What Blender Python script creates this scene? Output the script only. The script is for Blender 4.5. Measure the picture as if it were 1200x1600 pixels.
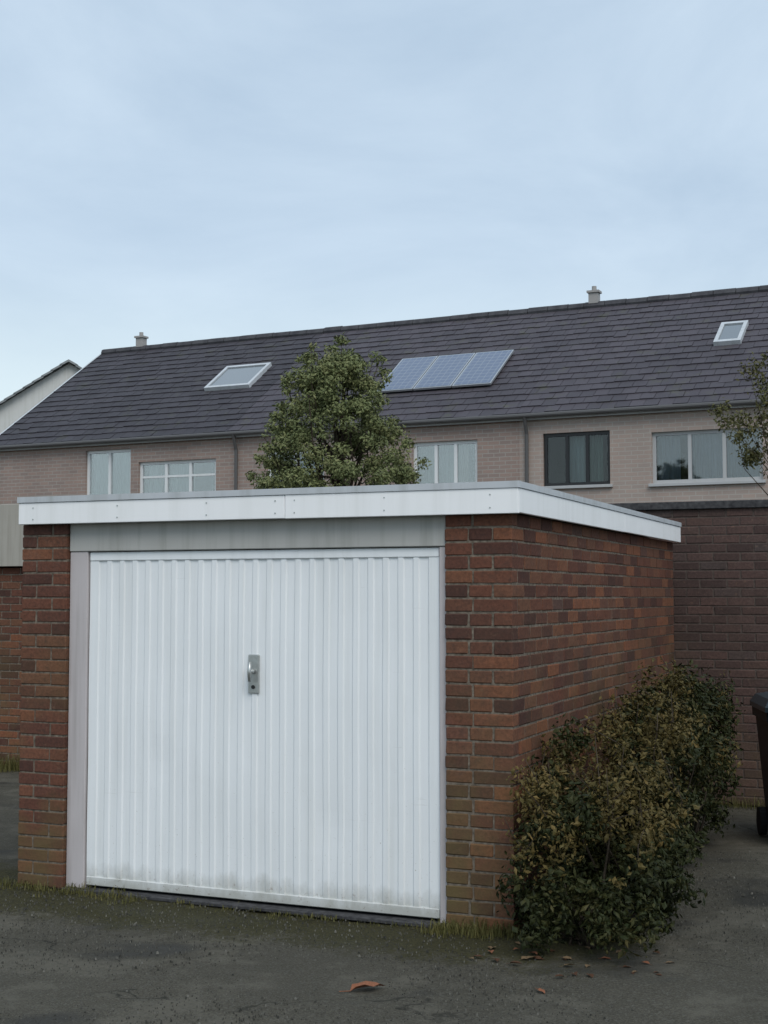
import bpy, bmesh, math, random
import numpy as np
from mathutils import Vector, Matrix
R = math.radians
random.seed(7)
rng = np.random.default_rng(7)
for o in list(bpy.data.objects):
    bpy.data.objects.remove(o)
S = bpy.context.scene
COL = S.collection

# ------------------------------------------------------------------ camera
cam_d = bpy.data.cameras.new('camera')
cam = bpy.data.objects.new('camera', cam_d)
COL.objects.link(cam)
cam_d.sensor_fit = 'VERTICAL'
cam_d.sensor_height = 32.0
cam_d.lens = 43.0
cam_d.clip_end = 3000.0
cam.location = (0, 0, 1.74)
cam.rotation_euler = (R(90 + 3.46), 0, 0)
S.camera = cam

# ------------------------------------------------------------------ sky: flat pale overcast
SUN_EL, SUN_AZ = R(48), R(164)          # behind the camera, a little to the right
world = bpy.data.worlds.new('World')
S.world = world
world.use_nodes = True
nt = world.node_tree
nt.nodes.clear()
wo = nt.nodes.new('ShaderNodeOutputWorld')
bg = nt.nodes.new('ShaderNodeBackground')
bg.inputs['Strength'].default_value = 0.1
sky = nt.nodes.new('ShaderNodeTexSky')
sky.sky_type = 'NISHITA'
sky.sun_disc = False
sky.sun_elevation = SUN_EL
sky.sun_rotation = SUN_AZ
tc = nt.nodes.new('ShaderNodeTexCoord')
mp = nt.nodes.new('ShaderNodeMapping')
mp.inputs['Scale'].default_value = (1.3, 1.3, 3.4)
nz = nt.nodes.new('ShaderNodeTexNoise')
nz.inputs['Scale'].default_value = 2.1
nz.inputs['Detail'].default_value = 8
nz.inputs['Roughness'].default_value = 0.58
nz.inputs['Distortion'].default_value = 0.4
rp = nt.nodes.new('ShaderNodeValToRGB')
rp.color_ramp.elements[0].position = 0.32
rp.color_ramp.elements[0].color = (0.495, 0.630, 0.780, 1)
rp.color_ramp.elements[1].position = 0.68
rp.color_ramp.elements[1].color = (0.655, 0.79, 0.925, 1)
sep = nt.nodes.new('ShaderNodeSeparateXYZ')
hz = nt.nodes.new('ShaderNodeMapRange')         # overcast is palest all round the horizon
hz.inputs[1].default_value = 0.08
hz.inputs[2].default_value = 0.26
hz.inputs[3].default_value = 1.0
hz.inputs[4].default_value = 0.0
hz.interpolation_type = 'SMOOTHSTEP'
mh = nt.nodes.new('ShaderNodeMix'); mh.data_type = 'RGBA'
mh.inputs[7].default_value = (0.80, 0.935, 0.965, 1)
sc = nt.nodes.new('ShaderNodeVectorMath'); sc.operation = 'SCALE'
sc.inputs[3].default_value = 8.65
mx = nt.nodes.new('ShaderNodeMix'); mx.data_type = 'RGBA'
mx.inputs[0].default_value = 0.9
L = nt.links.new
L(tc.outputs['Generated'], mp.inputs['Vector']); L(mp.outputs[0], nz.inputs['Vector'])
L(nz.outputs['Fac'], rp.inputs[0]); L(tc.outputs['Generated'], sep.inputs[0])
L(sep.outputs[2], hz.inputs[0]); L(hz.outputs[0], mh.inputs[0]); L(rp.outputs[0], mh.inputs[6])
L(mh.outputs[2], sc.inputs[0]); L(sky.outputs[0], mx.inputs[6]); L(sc.outputs[0], mx.inputs[7])
L(mx.outputs[2], bg.inputs['Color']); L(bg.outputs[0], wo.inputs[0])

sun_d = bpy.data.lights.new('sun', 'SUN')
sun_d.energy = 1.5
sun_d.angle = R(35)
sun_d.color = (1.0, 0.945, 0.87)
sun = bpy.data.objects.new('sun', sun_d)
COL.objects.link(sun)
sd = Vector((math.sin(SUN_AZ) * math.cos(SUN_EL), math.cos(SUN_AZ) * math.cos(SUN_EL), math.sin(SUN_EL)))
sun.rotation_euler = (-sd).to_track_quat('-Z', 'Y').to_euler()
S.view_settings.view_transform = 'Standard'
S.view_settings.look = 'None'
S.view_settings.exposure = 0.24
S.view_settings.gamma = 1.0
S.view_settings.use_curve_mapping = False
S.render.engine = 'CYCLES'

# ------------------------------------------------------------------ materials
class NB:
    """small node builder"""
    def __init__(s, name, rough=0.8, spec=0.3):
        s.m = bpy.data.materials.new(name); s.m.use_nodes = True
        s.t = s.m.node_tree; s.b = s.t.nodes['Principled BSDF']
        s.b.inputs['Roughness'].default_value = rough
        s.b.inputs['Specular IOR Level'].default_value = spec
        s._tc = None
    def n(s, typ, **kw):
        nd = s.t.nodes.new(typ)
        for k, v in kw.items(): setattr(nd, k, v)
        return nd
    def l(s, a, b): s.t.links.new(a, b)
    def tc(s, out='Object'):
        if s._tc is None: s._tc = s.n('ShaderNodeTexCoord')
        return s._tc.outputs[out]
    def noise(s, scale, detail=4, rough=0.55, vec=None, stretch=None):
        v = vec if vec is not None else s.tc()
        if stretch:
            mpn = s.n('ShaderNodeMapping'); mpn.inputs['Scale'].default_value = stretch
            s.l(v, mpn.inputs[0]); v = mpn.outputs[0]
        nd = s.n('ShaderNodeTexNoise')
        nd.inputs['Scale'].default_value = scale; nd.inputs['Detail'].default_value = detail
        nd.inputs['Roughness'].default_value = rough
        s.l(v, nd.inputs['Vector'])
        return nd.outputs['Fac']
    def ramp(s, fac, stops):
        r = s.n('ShaderNodeValToRGB'); e = r.color_ramp.elements
        while len(e) < len(stops): e.new(0.5)
        for el, (p, c) in zip(e, stops):
            el.position = p
            el.color = (c, c, c, 1) if isinstance(c, (int, float)) else (*c, 1)
        s.l(fac, r.inputs[0]); return r.outputs[0]
    def mix(s, fac, a, b, blend='MIX'):
        m = s.n('ShaderNodeMix'); m.data_type = 'RGBA'; m.blend_type = blend
        for i, v in ((0, fac), (6, a), (7, b)):
            if isinstance(v, (int, float)): m.inputs[i].default_value = v
            elif isinstance(v, tuple): m.inputs[i].default_value = (*v, 1)
            else: s.l(v, m.inputs[i])
        return m.outputs[2]
    def math(s, op, a, b=0.0, clamp=False):
        m = s.n('ShaderNodeMath'); m.operation = op; m.use_clamp = clamp
        for i, v in ((0, a), (1, b)):
            if isinstance(v, (int, float)): m.inputs[i].default_value = v
            else: s.l(v, m.inputs[i])
        return m.outputs[0]
    def rng(s, v, a, b, c=0.0, d=1.0):
        m = s.n('ShaderNodeMapRange')
        s.l(v, m.inputs[0])
        for i, q in ((1, a), (2, b), (3, c), (4, d)): m.inputs[i].default_value = q
        return m.outputs[0]
    def color(s, c):
        if isinstance(c, tuple): s.b.inputs['Base Color'].default_value = (*c, 1)
        else: s.l(c, s.b.inputs['Base Color'])
    def bump(s, h, strength=0.3, dist=0.01):
        b = s.n('ShaderNodeBump'); b.inputs['Strength'].default_value = strength
        b.inputs['Distance'].default_value = dist
        s.l(h, b.inputs['Height']); s.l(b.outputs[0], s.b.inputs['Normal'])

def world_pos(n):
    g = n.n('ShaderNodeNewGeometry'); return g.outputs['Position']

def brick_mat(name, stops, per_object, algae=0.0):
    n = NB(name, 0.9, 0.15)
    if per_object: rnd = n.n('ShaderNodeObjectInfo').outputs['Random']
    else: rnd = n.n('ShaderNodeNewGeometry').outputs['Random Per Island']
    pos = world_pos(n)
    base = n.ramp(rnd, stops)
    big = n.noise(1.3, 4, vec=pos)
    fine = n.noise(60, 5, 0.65, vec=pos)
    c = n.mix(n.rng(fine, 0.35, 0.7), base, n.mix(0.5, base, (0.02, 0.016, 0.015)))
    blot = n.noise(16, 5, 0.7, vec=pos)
    c = n.mix(n.rng(blot, 0.52, 0.72, 0, 0.45), c, (0.05, 0.038, 0.034))
    c = n.mix(n.rng(n.noise(23, 4, 0.6, vec=pos), 0.62, 0.75, 0, 0.35), c, (0.24, 0.15, 0.10))
    salt = n.math('MULTIPLY', n.rng(n.noise(0.9, 3, vec=pos), 0.52, 0.7), n.rng(n.noise(9, 6, 0.75, vec=pos), 0.5, 0.8, 0, 0.2))
    c = n.mix(salt, c, (0.30, 0.27, 0.24))
    c = n.mix(n.rng(big, 0.5, 0.8, 0, 0.4), c, (0.06, 0.042, 0.034))
    if algae:
        sp = n.n('ShaderNodeSeparateXYZ'); n.l(pos, sp.inputs[0])
        low = n.rng(sp.outputs[2], 0.3, 1.7, 1.0, 0.0)
        a = n.math('MULTIPLY', low, n.rng(n.noise(2.3, 5, vec=pos), 0.4, 0.68))
        c = n.mix(n.math('MULTIPLY', a, algae), c, (0.125, 0.098, 0.045))
    n.color(c); n.bump(fine, 0.5, 0.004)
    return n.m

RED = [(0.0, (0.085, 0.042, 0.033)), (0.25, (0.130, 0.058, 0.042)), (0.5, (0.165, 0.069, 0.045)),
       (0.75, (0.180, 0.086, 0.053)), (0.93, (0.25, 0.098, 0.052)), (1.0, (0.110, 0.064, 0.053))]
DARK = [(0.0, (0.072, 0.048, 0.044)), (0.5, (0.100, 0.064, 0.057)), (0.8, (0.122, 0.074, 0.064)), (1.0, (0.085, 0.066, 0.062))]
M = {}
M['brick'] = brick_mat('brick', RED, True, 0.85)
M['brick_j'] = brick_mat('brick_mass', RED, False, 0.85)
M['dbrick'] = brick_mat('dark_brick', DARK, True, 0.3)
M['dbrick_j'] = brick_mat('dark_brick_mass', DARK, False, 0.3)

n = NB('mortar', 0.95, 0.1)
f = n.noise(40, 5, vec=world_pos(n))
n.color(n.ramp(f, [(0.3, (0.075, 0.062, 0.050)), (0.7, (0.23, 0.195, 0.155))])); n.bump(f, 0.4, 0.004)
M['mortar'] = n.m
n = NB('dark_mortar', 0.95, 0.1)
f = n.noise(40, 5, vec=world_pos(n))
n.color(n.ramp(f, [(0.3, (0.065, 0.052, 0.047)), (0.7, (0.115, 0.092, 0.08))]))
M['dmortar'] = n.m

def paint(name, col, dirt=(0.35, 0.36, 0.31), rough=0.45, amt=0.35, streak=True, low=False):
    n = NB(name, rough, 0.4)
    pos = world_pos(n)
    big = n.noise(1.6, 4, vec=pos)
    st = n.noise(1.0, 4, 0.6, vec=pos, stretch=(14, 14, 0.7)) if streak else n.noise(6, 4, vec=pos)
    c = n.mix(n.math('MULTIPLY', n.rng(st, 0.48, 0.8), amt), col, dirt)
    c = n.mix(n.rng(big, 0.45, 0.85, 0, amt * 0.45), c, dirt)
    if low:
        sp = n.n('ShaderNodeSeparateXYZ'); n.l(pos, sp.inputs[0])
        spl = n.noise(9, 6, 0.7, vec=pos, stretch=(1, 1, 0.5))
        edge = n.math('ADD', sp.outputs[2], n.math('MULTIPLY', spl, -0.22))
        c = n.mix(n.rng(edge, -0.07, 0.06, 0.6, 0.0), c, (0.22, 0.215, 0.16))
        rust = n.math('MULTIPLY', n.rng(n.noise(34, 6, 0.75, vec=pos), 0.60, 0.66), n.rng(sp.outputs[2], 0.03, 0.16, 0.85, 0.0))
        c = n.mix(rust, c, (0.13, 0.05, 0.02))
        scr = n.noise(3, 4, 0.6, vec=pos, stretch=(1.0, 1.0, 22))
        c = n.mix(n.rng(scr, 0.70, 0.74, 0, 0.22), c, (0.42, 0.42, 0.40))
        speck = n.noise(85, 3, 0.6, vec=pos)
        c = n.mix(n.math('MULTIPLY', n.rng(speck, 0.68, 0.74), n.rng(sp.outputs[2], 0.0, 1.1, 0.7, 0.05)), c, (0.25, 0.21, 0.15))
    n.color(c)
    r = n.rng(n.noise(11, 4, vec=pos), 0.3, 0.7, rough - 0.1, rough + 0.15)
    n.l(r, n.b.inputs['Roughness'])
    n.bump(n.noise(7, 3, vec=pos), 0.08, 0.01)
    return n.m
M['door_white'] = paint('door_white', (0.81, 0.84, 0.86), amt=0.16, low=True, rough=0.42)
M['fascia_white'] = paint('fascia_white', (0.88, 0.89, 0.90), dirt=(0.40, 0.42, 0.36), amt=0.16, rough=0.5)
M['frame_grey'] = paint('frame_weathered', (0.50, 0.465, 0.47), dirt=(0.2, 0.18, 0.16), amt=0.5, rough=0.7)
M['head_grey'] = paint('head_board', (0.44, 0.44, 0.42), dirt=(0.2, 0.2, 0.17), amt=0.5, rough=0.7)
M['trim_grey'] = paint('edge_trim', (0.50, 0.53, 0.56), dirt=(0.2, 0.22, 0.2), amt=0.4, rough=0.5)
M['pale_board'] = paint('pale_board', (0.37, 0.35, 0.31), dirt=(0.18, 0.17, 0.14), amt=0.5, rough=0.8)
M['upvc'] = paint('upvc', (0.70, 0.72, 0.73), amt=0.2, rough=0.35)
M['grey_sill'] = paint('sill', (0.42, 0.43, 0.44), amt=0.35, rough=0.7)
n = NB('felt', 0.95, 0.1); f = n.noise(30, 5, vec=world_pos(n))
n.color(n.ramp(f, [(0.3, (0.035, 0.035, 0.038)), (0.7, (0.085, 0.085, 0.088))])); n.bump(f, 0.4, 0.006); M['felt'] = n.m
n = NB('galvanised', 0.38, 0.5); n.b.inputs['Metallic'].default_value = 0.75
n.color(n.ramp(n.noise(40, 3), [(0.3, (0.42, 0.44, 0.43)), (0.7, (0.52, 0.54, 0.53))])); M['galv'] = n.m
n = NB('black_plastic', 0.35, 0.45); n.color((0.015, 0.016, 0.018)); M['black'] = n.m
n = NB('rubber', 0.85, 0.2); n.color((0.02, 0.02, 0.02)); M['rubber'] = n.m
n = NB('bin_navy', 0.5, 0.4); f = n.noise(12, 4, vec=world_pos(n))
n.color(n.ramp(f, [(0.3, (0.004, 0.009, 0.014)), (0.75, (0.009, 0.017, 0.026))])); M['bin'] = n.m
n = NB('bin_lid', 0.3, 0.5); n.color((0.03, 0.045, 0.055)); M['bin_lid'] = n.m

# house wall: fine pinkish grey brick, too far to tell bricks apart
def house_wall(name, a, b, c3):
    n = NB(name, 0.9, 0.15)
    tcx = n.tc()
    br = n.n('ShaderNodeTexBrick')
    mpn = n.n('ShaderNodeMapping'); mpn.inputs['Rotation'].default_value = (R(-90), 0, 0)
    n.l(tcx, mpn.inputs[0]); n.l(mpn.outputs[0], br.inputs['Vector'])
    br.inputs['Scale'].default_value = 1.0
    br.inputs['Brick Width'].default_value = 0.225; br.inputs['Row Height'].default_value = 0.075
    br.inputs['Mortar Size'].default_value = 0.008
    br.inputs['Color1'].default_value = (*a, 1); br.inputs['Color2'].default_value = (*b, 1)
    br.inputs['Mortar'].default_value = (*c3, 1)
    big = n.noise(0.9, 4)
    n.color(n.mix(n.rng(big, 0.4, 0.75, 0, 0.45), br.outputs['Color'], tuple(x * 0.62 for x in a)))
    n.bump(br.outputs['Fac'], 0.3, -0.01)
    return n.m
M['wall_a'] = house_wall('house_brick_a', (0.34, 0.25, 0.215), (0.27, 0.215, 0.195), (0.35, 0.325, 0.295))
M['wall_b'] = house_wall('house_brick_b', (0.40, 0.315, 0.275), (0.35, 0.295, 0.265), (0.41, 0.38, 0.345))
M['render_wall'] = paint('render_wall', (0.56, 0.57, 0.56), amt=0.4, rough=0.9)

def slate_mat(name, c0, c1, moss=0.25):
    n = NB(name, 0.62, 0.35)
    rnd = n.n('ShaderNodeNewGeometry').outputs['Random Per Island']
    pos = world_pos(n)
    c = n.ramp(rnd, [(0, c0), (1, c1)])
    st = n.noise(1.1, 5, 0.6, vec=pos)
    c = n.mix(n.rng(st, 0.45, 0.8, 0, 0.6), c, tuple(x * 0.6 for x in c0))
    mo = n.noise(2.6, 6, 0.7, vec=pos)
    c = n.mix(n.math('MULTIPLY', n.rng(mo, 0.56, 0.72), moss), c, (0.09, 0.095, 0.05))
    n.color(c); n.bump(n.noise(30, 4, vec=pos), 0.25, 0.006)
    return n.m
M['slate_a'] = slate_mat('slate_a', (0.037, 0.033, 0.040), (0.049, 0.044, 0.053), 0.35)
M['slate_b'] = slate_mat('slate_b', (0.054, 0.048, 0.058), (0.072, 0.063, 0.075), 0.5)
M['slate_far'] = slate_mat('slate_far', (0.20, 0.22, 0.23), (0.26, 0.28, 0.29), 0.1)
n = NB('ridge_tile', 0.8, 0.2); n.color(n.ramp(n.noise(5, 4, vec=world_pos(n)), [(0.3, (0.045, 0.045, 0.052)), (0.7, (0.085, 0.085, 0.092))])); M['ridge'] = n.m
n = NB('gutter', 0.5, 0.4); n.color((0.09, 0.088, 0.088)); M['gutter'] = n.m
n = NB('flue', 0.6, 0.3); n.color((0.33, 0.32, 0.31)); M['flue'] = n.m

def pane_mat(name, fac):
    m = bpy.data.materials.new(name); m.use_nodes = True
    t = m.node_tree; t.nodes.clear()
    o = t.nodes.new('ShaderNodeOutputMaterial'); mxn = t.nodes.new('ShaderNodeMixShader')
    tr = t.nodes.new('ShaderNodeBsdfTransparent'); gl = t.nodes.new('ShaderNodeBsdfGlossy')
    tr.inputs[0].default_value = (0.82, 0.86, 0.86, 1)
    gl.inputs['Roughness'].default_value = 0.03; gl.inputs[0].default_value = (0.95, 0.97, 1, 1)
    lw = t.nodes.new('ShaderNodeFresnel'); lw.inputs[0].default_value = 1.5
    ad = t.nodes.new('ShaderNodeMath'); ad.operation = 'ADD'; ad.inputs[1].default_value = fac; ad.use_clamp = True
    t.links.new(lw.outputs[0], ad.inputs[0]); t.links.new(ad.outputs[0], mxn.inputs[0])
    t.links.new(tr.outputs[0], mxn.inputs[1]); t.links.new(gl.outputs[0], mxn.inputs[2]); t.links.new(mxn.outputs[0], o.inputs[0])
    return m
M['pane'] = pane_mat('window_glass', 0.06)
M['pane_dark'] = pane_mat('clear_window_glass', 0.0)
M['pane_bright'] = pane_mat('coated_window_glass', 0.17)
n = NB('solar', 0.12, 0.5); n.b.inputs['Coat Weight'].default_value = 0.6; 
sp = n.n('ShaderNodeSeparateXYZ'); n.l(n.tc(), sp.inputs[0])
lx_ = n.math('LESS_THAN', n.math('FRACT', n.math('MULTIPLY', sp.outputs[0], 1 / .135)), 0.09)
ly_ = n.math('LESS_THAN', n.math('FRACT', n.math('MULTIPLY', sp.outputs[1], 1 / .125)), 0.11)
n.color(n.mix(n.math('MAXIMUM', lx_, ly_), (0.065, 0.095, 0.17), (0.17, 0.20, 0.25))); M['solar'] = n.m
n = NB('alu', 0.4, 0.5); n.b.inputs['Metallic'].default_value = 0.7; n.color((0.5, 0.52, 0.54)); M['alu'] = n.m
n = NB('roof_glass', 0.06, 0.5); n.b.inputs['Coat Weight'].default_value = 1.0; n.color((0.13, 0.15, 0.165)); M['roof_glass'] = n.m
n = NB('room_dark', 0.95, 0.05); n.color((0.025, 0.027, 0.028)); M['room'] = n.m
def cloth(name, c):
    n = NB(name, 0.95, 0.1); n.color(n.ramp(n.noise(4, 3, stretch=(9, 9, 0.5)), [(0.3, tuple(x * .7 for x in c)), (0.7, c)])); return n.m
M['net'] = cloth('net_curtain', (0.46, 0.54, 0.54)); M['blind'] = cloth('beige_blind', (0.55, 0.50, 0.42)); M['sage'] = cloth('sage_curtain', (0.25, 0.34, 0.29)); M['bluegrey'] = cloth('bluegrey_curtain', (0.26, 0.30, 0.37))

def leaf_mat(name, stops, trans=0.25, rough=0.55):
    n = NB(name, rough, 0.15)
    g = n.n('ShaderNodeNewGeometry')
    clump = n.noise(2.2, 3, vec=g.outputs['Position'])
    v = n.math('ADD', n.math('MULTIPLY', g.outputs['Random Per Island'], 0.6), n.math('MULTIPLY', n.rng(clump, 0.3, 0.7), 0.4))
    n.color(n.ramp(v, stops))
    n.b.inputs['Subsurface Weight'].default_value = 0.0
    n.b.inputs['Transmission Weight'].default_value = 0.0
    return n.m
M['evergreen'] = leaf_mat('evergreen_leaf', [(0.0, (0.07, 0.088, 0.040)), (0.4, (0.145, 0.17, 0.072)), (0.75, (0.185, 0.20, 0.088)), (1.0, (0.24, 0.235, 0.115))])
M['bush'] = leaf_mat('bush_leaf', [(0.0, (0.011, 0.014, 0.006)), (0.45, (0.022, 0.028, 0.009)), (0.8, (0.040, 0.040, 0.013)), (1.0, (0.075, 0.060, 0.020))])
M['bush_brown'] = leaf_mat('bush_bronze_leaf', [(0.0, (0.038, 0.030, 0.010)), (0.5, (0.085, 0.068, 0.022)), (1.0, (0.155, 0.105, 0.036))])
M['olive'] = leaf_mat('olive_leaf', [(0.0, (0.055, 0.058, 0.022)), (0.6, (0.095, 0.093, 0.036)), (1.0, (0.14, 0.125, 0.055))])
M['grass'] = leaf_mat('weed_blade', [(0.0, (0.05, 0.052, 0.018)), (0.6, (0.11, 0.105, 0.036)), (1.0, (0.18, 0.155, 0.065))])
n = NB('bark', 0.95, 0.1); f = n.noise(14, 5, stretch=(1, 1, 0.25)); n.color(n.ramp(f, [(0.3, (0.022, 0.018, 0.014)), (0.7, (0.075, 0.06, 0.045))])); n.bump(f, 0.6, 0.01); M['bark'] = n.m
def dry_leaf(name, a, b):
    n = NB(name, 0.75, 0.25); n.color(n.ramp(n.noise(30, 4), [(0.3, a), (0.7, b)])); return n.m
M['leaf_red'] = dry_leaf('dry_leaf_red', (0.16, 0.06, 0.032), (0.27, 0.115, 0.06))
M['leaf_brown'] = dry_leaf('dry_leaf_brown', (0.045, 0.022, 0.012), (0.105, 0.05, 0.026))
M['leaf_tan'] = dry_leaf('dry_leaf_tan', (0.11, 0.075, 0.04), (0.19, 0.13, 0.075))
n = NB('stone', 0.9, 0.2); rnd = n.n('ShaderNodeNewGeometry').outputs['Random Per Island']
n.color(n.ramp(rnd, [(0, (0.03, 0.03, 0.026)), (0.7, (0.085, 0.082, 0.07)), (1, (0.16, 0.155, 0.135))])); M['stone'] = n.m

# tarmac, with moss creeping out from the walls
n = NB('tarmac', 0.9, 0.25)
pos = world_pos(n)
agg = n.noise(105, 4, 0.8, vec=pos); mid = n.noise(7, 5, 0.6, vec=pos); big = n.noise(0.55, 4, vec=pos)
vor = n.n('ShaderNodeTexVoronoi'); vor.inputs['Scale'].default_value = 120; n.l(pos, vor.inputs['Vector'])
c = n.ramp(agg, [(0.30, (0.030, 0.027, 0.021)), (0.5, (0.086, 0.079, 0.060)), (0.70, (0.170, 0.157, 0.122))])
sepv = n.n('ShaderNodeSeparateColor'); n.l(vor.outputs['Color'], sepv.inputs[0])
c = n.mix(n.rng(sepv.outputs[0], 0.8, 1.0, 0, 0.55), c, (0.17, 0.168, 0.15))
c = n.mix(n.rng(big, 0.38, 0.72, 0, 0.55), c, (0.052, 0.049, 0.038))
c = n.mix(n.rng(mid, 0.55, 0.8, 0, 0.5), c, (0.115, 0.109, 0.087))
vc = n.n('ShaderNodeTexVoronoi'); vc.feature = 'DISTANCE_TO_EDGE'; vc.inputs['Scale'].default_value = 0.75
wv = n.n('ShaderNodeVectorMath'); wv.operation = 'ADD'
nzv = n.n('ShaderNodeTexNoise'); nzv.inputs['Scale'].default_value = 2.2; nzv.inputs['Detail'].default_value = 6; n.l(pos, nzv.inputs['Vector'])
scv = n.n('ShaderNodeVectorMath'); scv.operation = 'SCALE'; scv.inputs[3].default_value = 0.7; n.l(nzv.outputs['Color'], scv.inputs[0])
n.l(pos, wv.inputs[0]); n.l(scv.outputs[0], wv.inputs[1]); n.l(wv.outputs[0], vc.inputs['Vector'])
crack = n.math('MULTIPLY', n.rng(vc.outputs['Distance'], 0.002, 0.007, 1.0, 0.0), n.rng(n.noise(0.8, 3, vec=pos), 0.46, 0.56))
c = n.mix(n.math('MULTIPLY', crack, 0.8), c, (0.016, 0.016, 0.012))
wear = n.noise(1.7, 6, 0.7, vec=pos)
c = n.mix(n.rng(wear, 0.50, 0.60, 0, 0.5), c, (0.165, 0.153, 0.122))
oil = n.noise(1.1, 3, 0.5, vec=pos, stretch=(1.0, 1.6, 1))
c = n.mix(n.rng(oil, 0.57, 0.66, 0, 0.65), c, (0.026, 0.026, 0.024))
n.l(n.rng(oil, 0.55, 0.72, 0.92, 0.55), n.b.inputs['Roughness'])
# distance in front of the garage face, in metres
th = R(22.7)
dp = n.n('ShaderNodeVectorMath'); dp.operation = 'DOT_PRODUCT'
dp.inputs[1].default_value = (-math.sin(th), -math.cos(th), 0); n.l(pos, dp.inputs[0])
dq = n.n('ShaderNodeVectorMath'); dq.operation = 'DOT_PRODUCT'
dq.inputs[1].default_value = (math.cos(th), -math.sin(th), 0); n.l(pos, dq.inputs[0])
along = n.math('SUBTRACT', dq.outputs['Value'], 0.67 * math.cos(th) - 7.2 * math.sin(th))
front = n.math('SUBTRACT', dp.outputs['Value'], -0.67 * math.sin(th) - 7.2 * math.cos(th))
near = n.rng(n.math('ABSOLUTE', front), 0.15, 0.95, 1.0, 0.0)
near = n.math('MULTIPLY', near, n.rng(along, 0.3, 0.9, 1.0, 0.0))
mo = n.math('ADD', n.math('MULTIPLY', n.noise(3.2, 6, 0.7, vec=pos), 0.5), n.math('MULTIPLY', n.noise(38, 5, 0.8, vec=pos), 0.5))
mossf = n.rng(n.math('ADD', mo, n.math('MULTIPLY', near, 0.47)), 0.66, 0.80)
c = n.mix(n.math('MULTIPLY', mossf, 0.9), c, n.ramp(n.noise(70, 3, vec=pos), [(0.3, (0.018, 0.018, 0.006)), (0.7, (0.070, 0.064, 0.020))]))
n.color(c)
n.bump(n.math('ADD', n.math('MULTIPLY', agg, 1.0), n.math('MULTIPLY', sepv.outputs[1], 0.5)), 1.0, 0.012)
M['tarmac'] = n.m

# ------------------------------------------------------------------ mesh helpers
class MB:
    def __init__(s): s.v = []; s.f = []
    def box(s, x0, x1, y0, y1, z0, z1):
        b = len(s.v)
        s.v += [(x0, y0, z0), (x1, y0, z0), (x1, y1, z0), (x0, y1, z0), (x0, y0, z1), (x1, y0, z1), (x1, y1, z1), (x0, y1, z1)]
        s.f += [tuple(b + i for i in q) for q in ((0, 3, 2, 1), (4, 5, 6, 7), (0, 1, 5, 4), (1, 2, 6, 5), (2, 3, 7, 6), (3, 0, 4, 7))]
        return s
    def quad(s, *p):
        b = len(s.v); s.v += list(p); s.f.append(tuple(range(b, b + len(p)))); return s
    def tube(s, pts, rad, seg=8, cap=True):
        pts = [Vector(p) for p in pts]; rings = []
        for i, p in enumerate(pts):
            d = (pts[min(i + 1, len(pts) - 1)] - pts[max(i - 1, 0)]).normalized()
            a = d.orthogonal().normalized(); c = d.cross(a)
            r = rad[i] if isinstance(rad, (list, tuple)) else rad
            b = len(s.v); rings.append(b)
            for k in range(seg):
                t = 2 * math.pi * k / seg
                s.v.append(tuple(p + a * (r * math.cos(t)) + c * (r * math.sin(t))))
        for i in range(len(rings) - 1):
            for k in range(seg):
                k2 = (k + 1) % seg
                s.f.append((rings[i] + k, rings[i] + k2, rings[i + 1] + k2, rings[i + 1] + k))
        if cap:
            s.f.append(tuple(rings[0] + k for k in reversed(range(seg)))); s.f.append(tuple(rings[-1] + k for k in range(seg)))
        return s
    def mesh(s, name, mat, bevel=0.0, smooth=False):
        me = bpy.data.meshes.new(name); me.from_pydata(s.v, [], s.f)
        if bevel:
            bm = bmesh.new(); bm.from_mesh(me)
            bmesh.ops.bevel(bm, geom=[e for e in bm.edges if len(e.link_faces) == 2 and e.calc_face_angle(0) > 0.5], offset=bevel, segments=1, affect='EDGES', clamp_overlap=True)
            bm.to_mesh(me); bm.free()
        me.materials.append(M[mat]); me.update()
        if smooth:
            for p in me.polygons: p.use_smooth = True
        return me
    def build(s, name, mat, parent=None, bevel=0.0, smooth=False):
        return link(name, s.mesh(name, mat, bevel, smooth), parent)

def link(name, me, parent=None):
    o = bpy.data.objects.new(name, me); COL.objects.link(o)
    if parent is not None: o.parent = parent
    return o
def tag(o, label=None, cat=None, group=None, kind=None):
    for k, v in (('label', label), ('category', cat), ('group', group), ('kind', kind)):
        if v: o[k] = v
    return o
def empty(name, loc, rz=0.0):
    o = bpy.data.objects.new(name, None); COL.objects.link(o)
    o.location = loc; o.rotation_euler = (0, 0, rz); o.empty_display_size = 0.2
    return o

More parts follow.
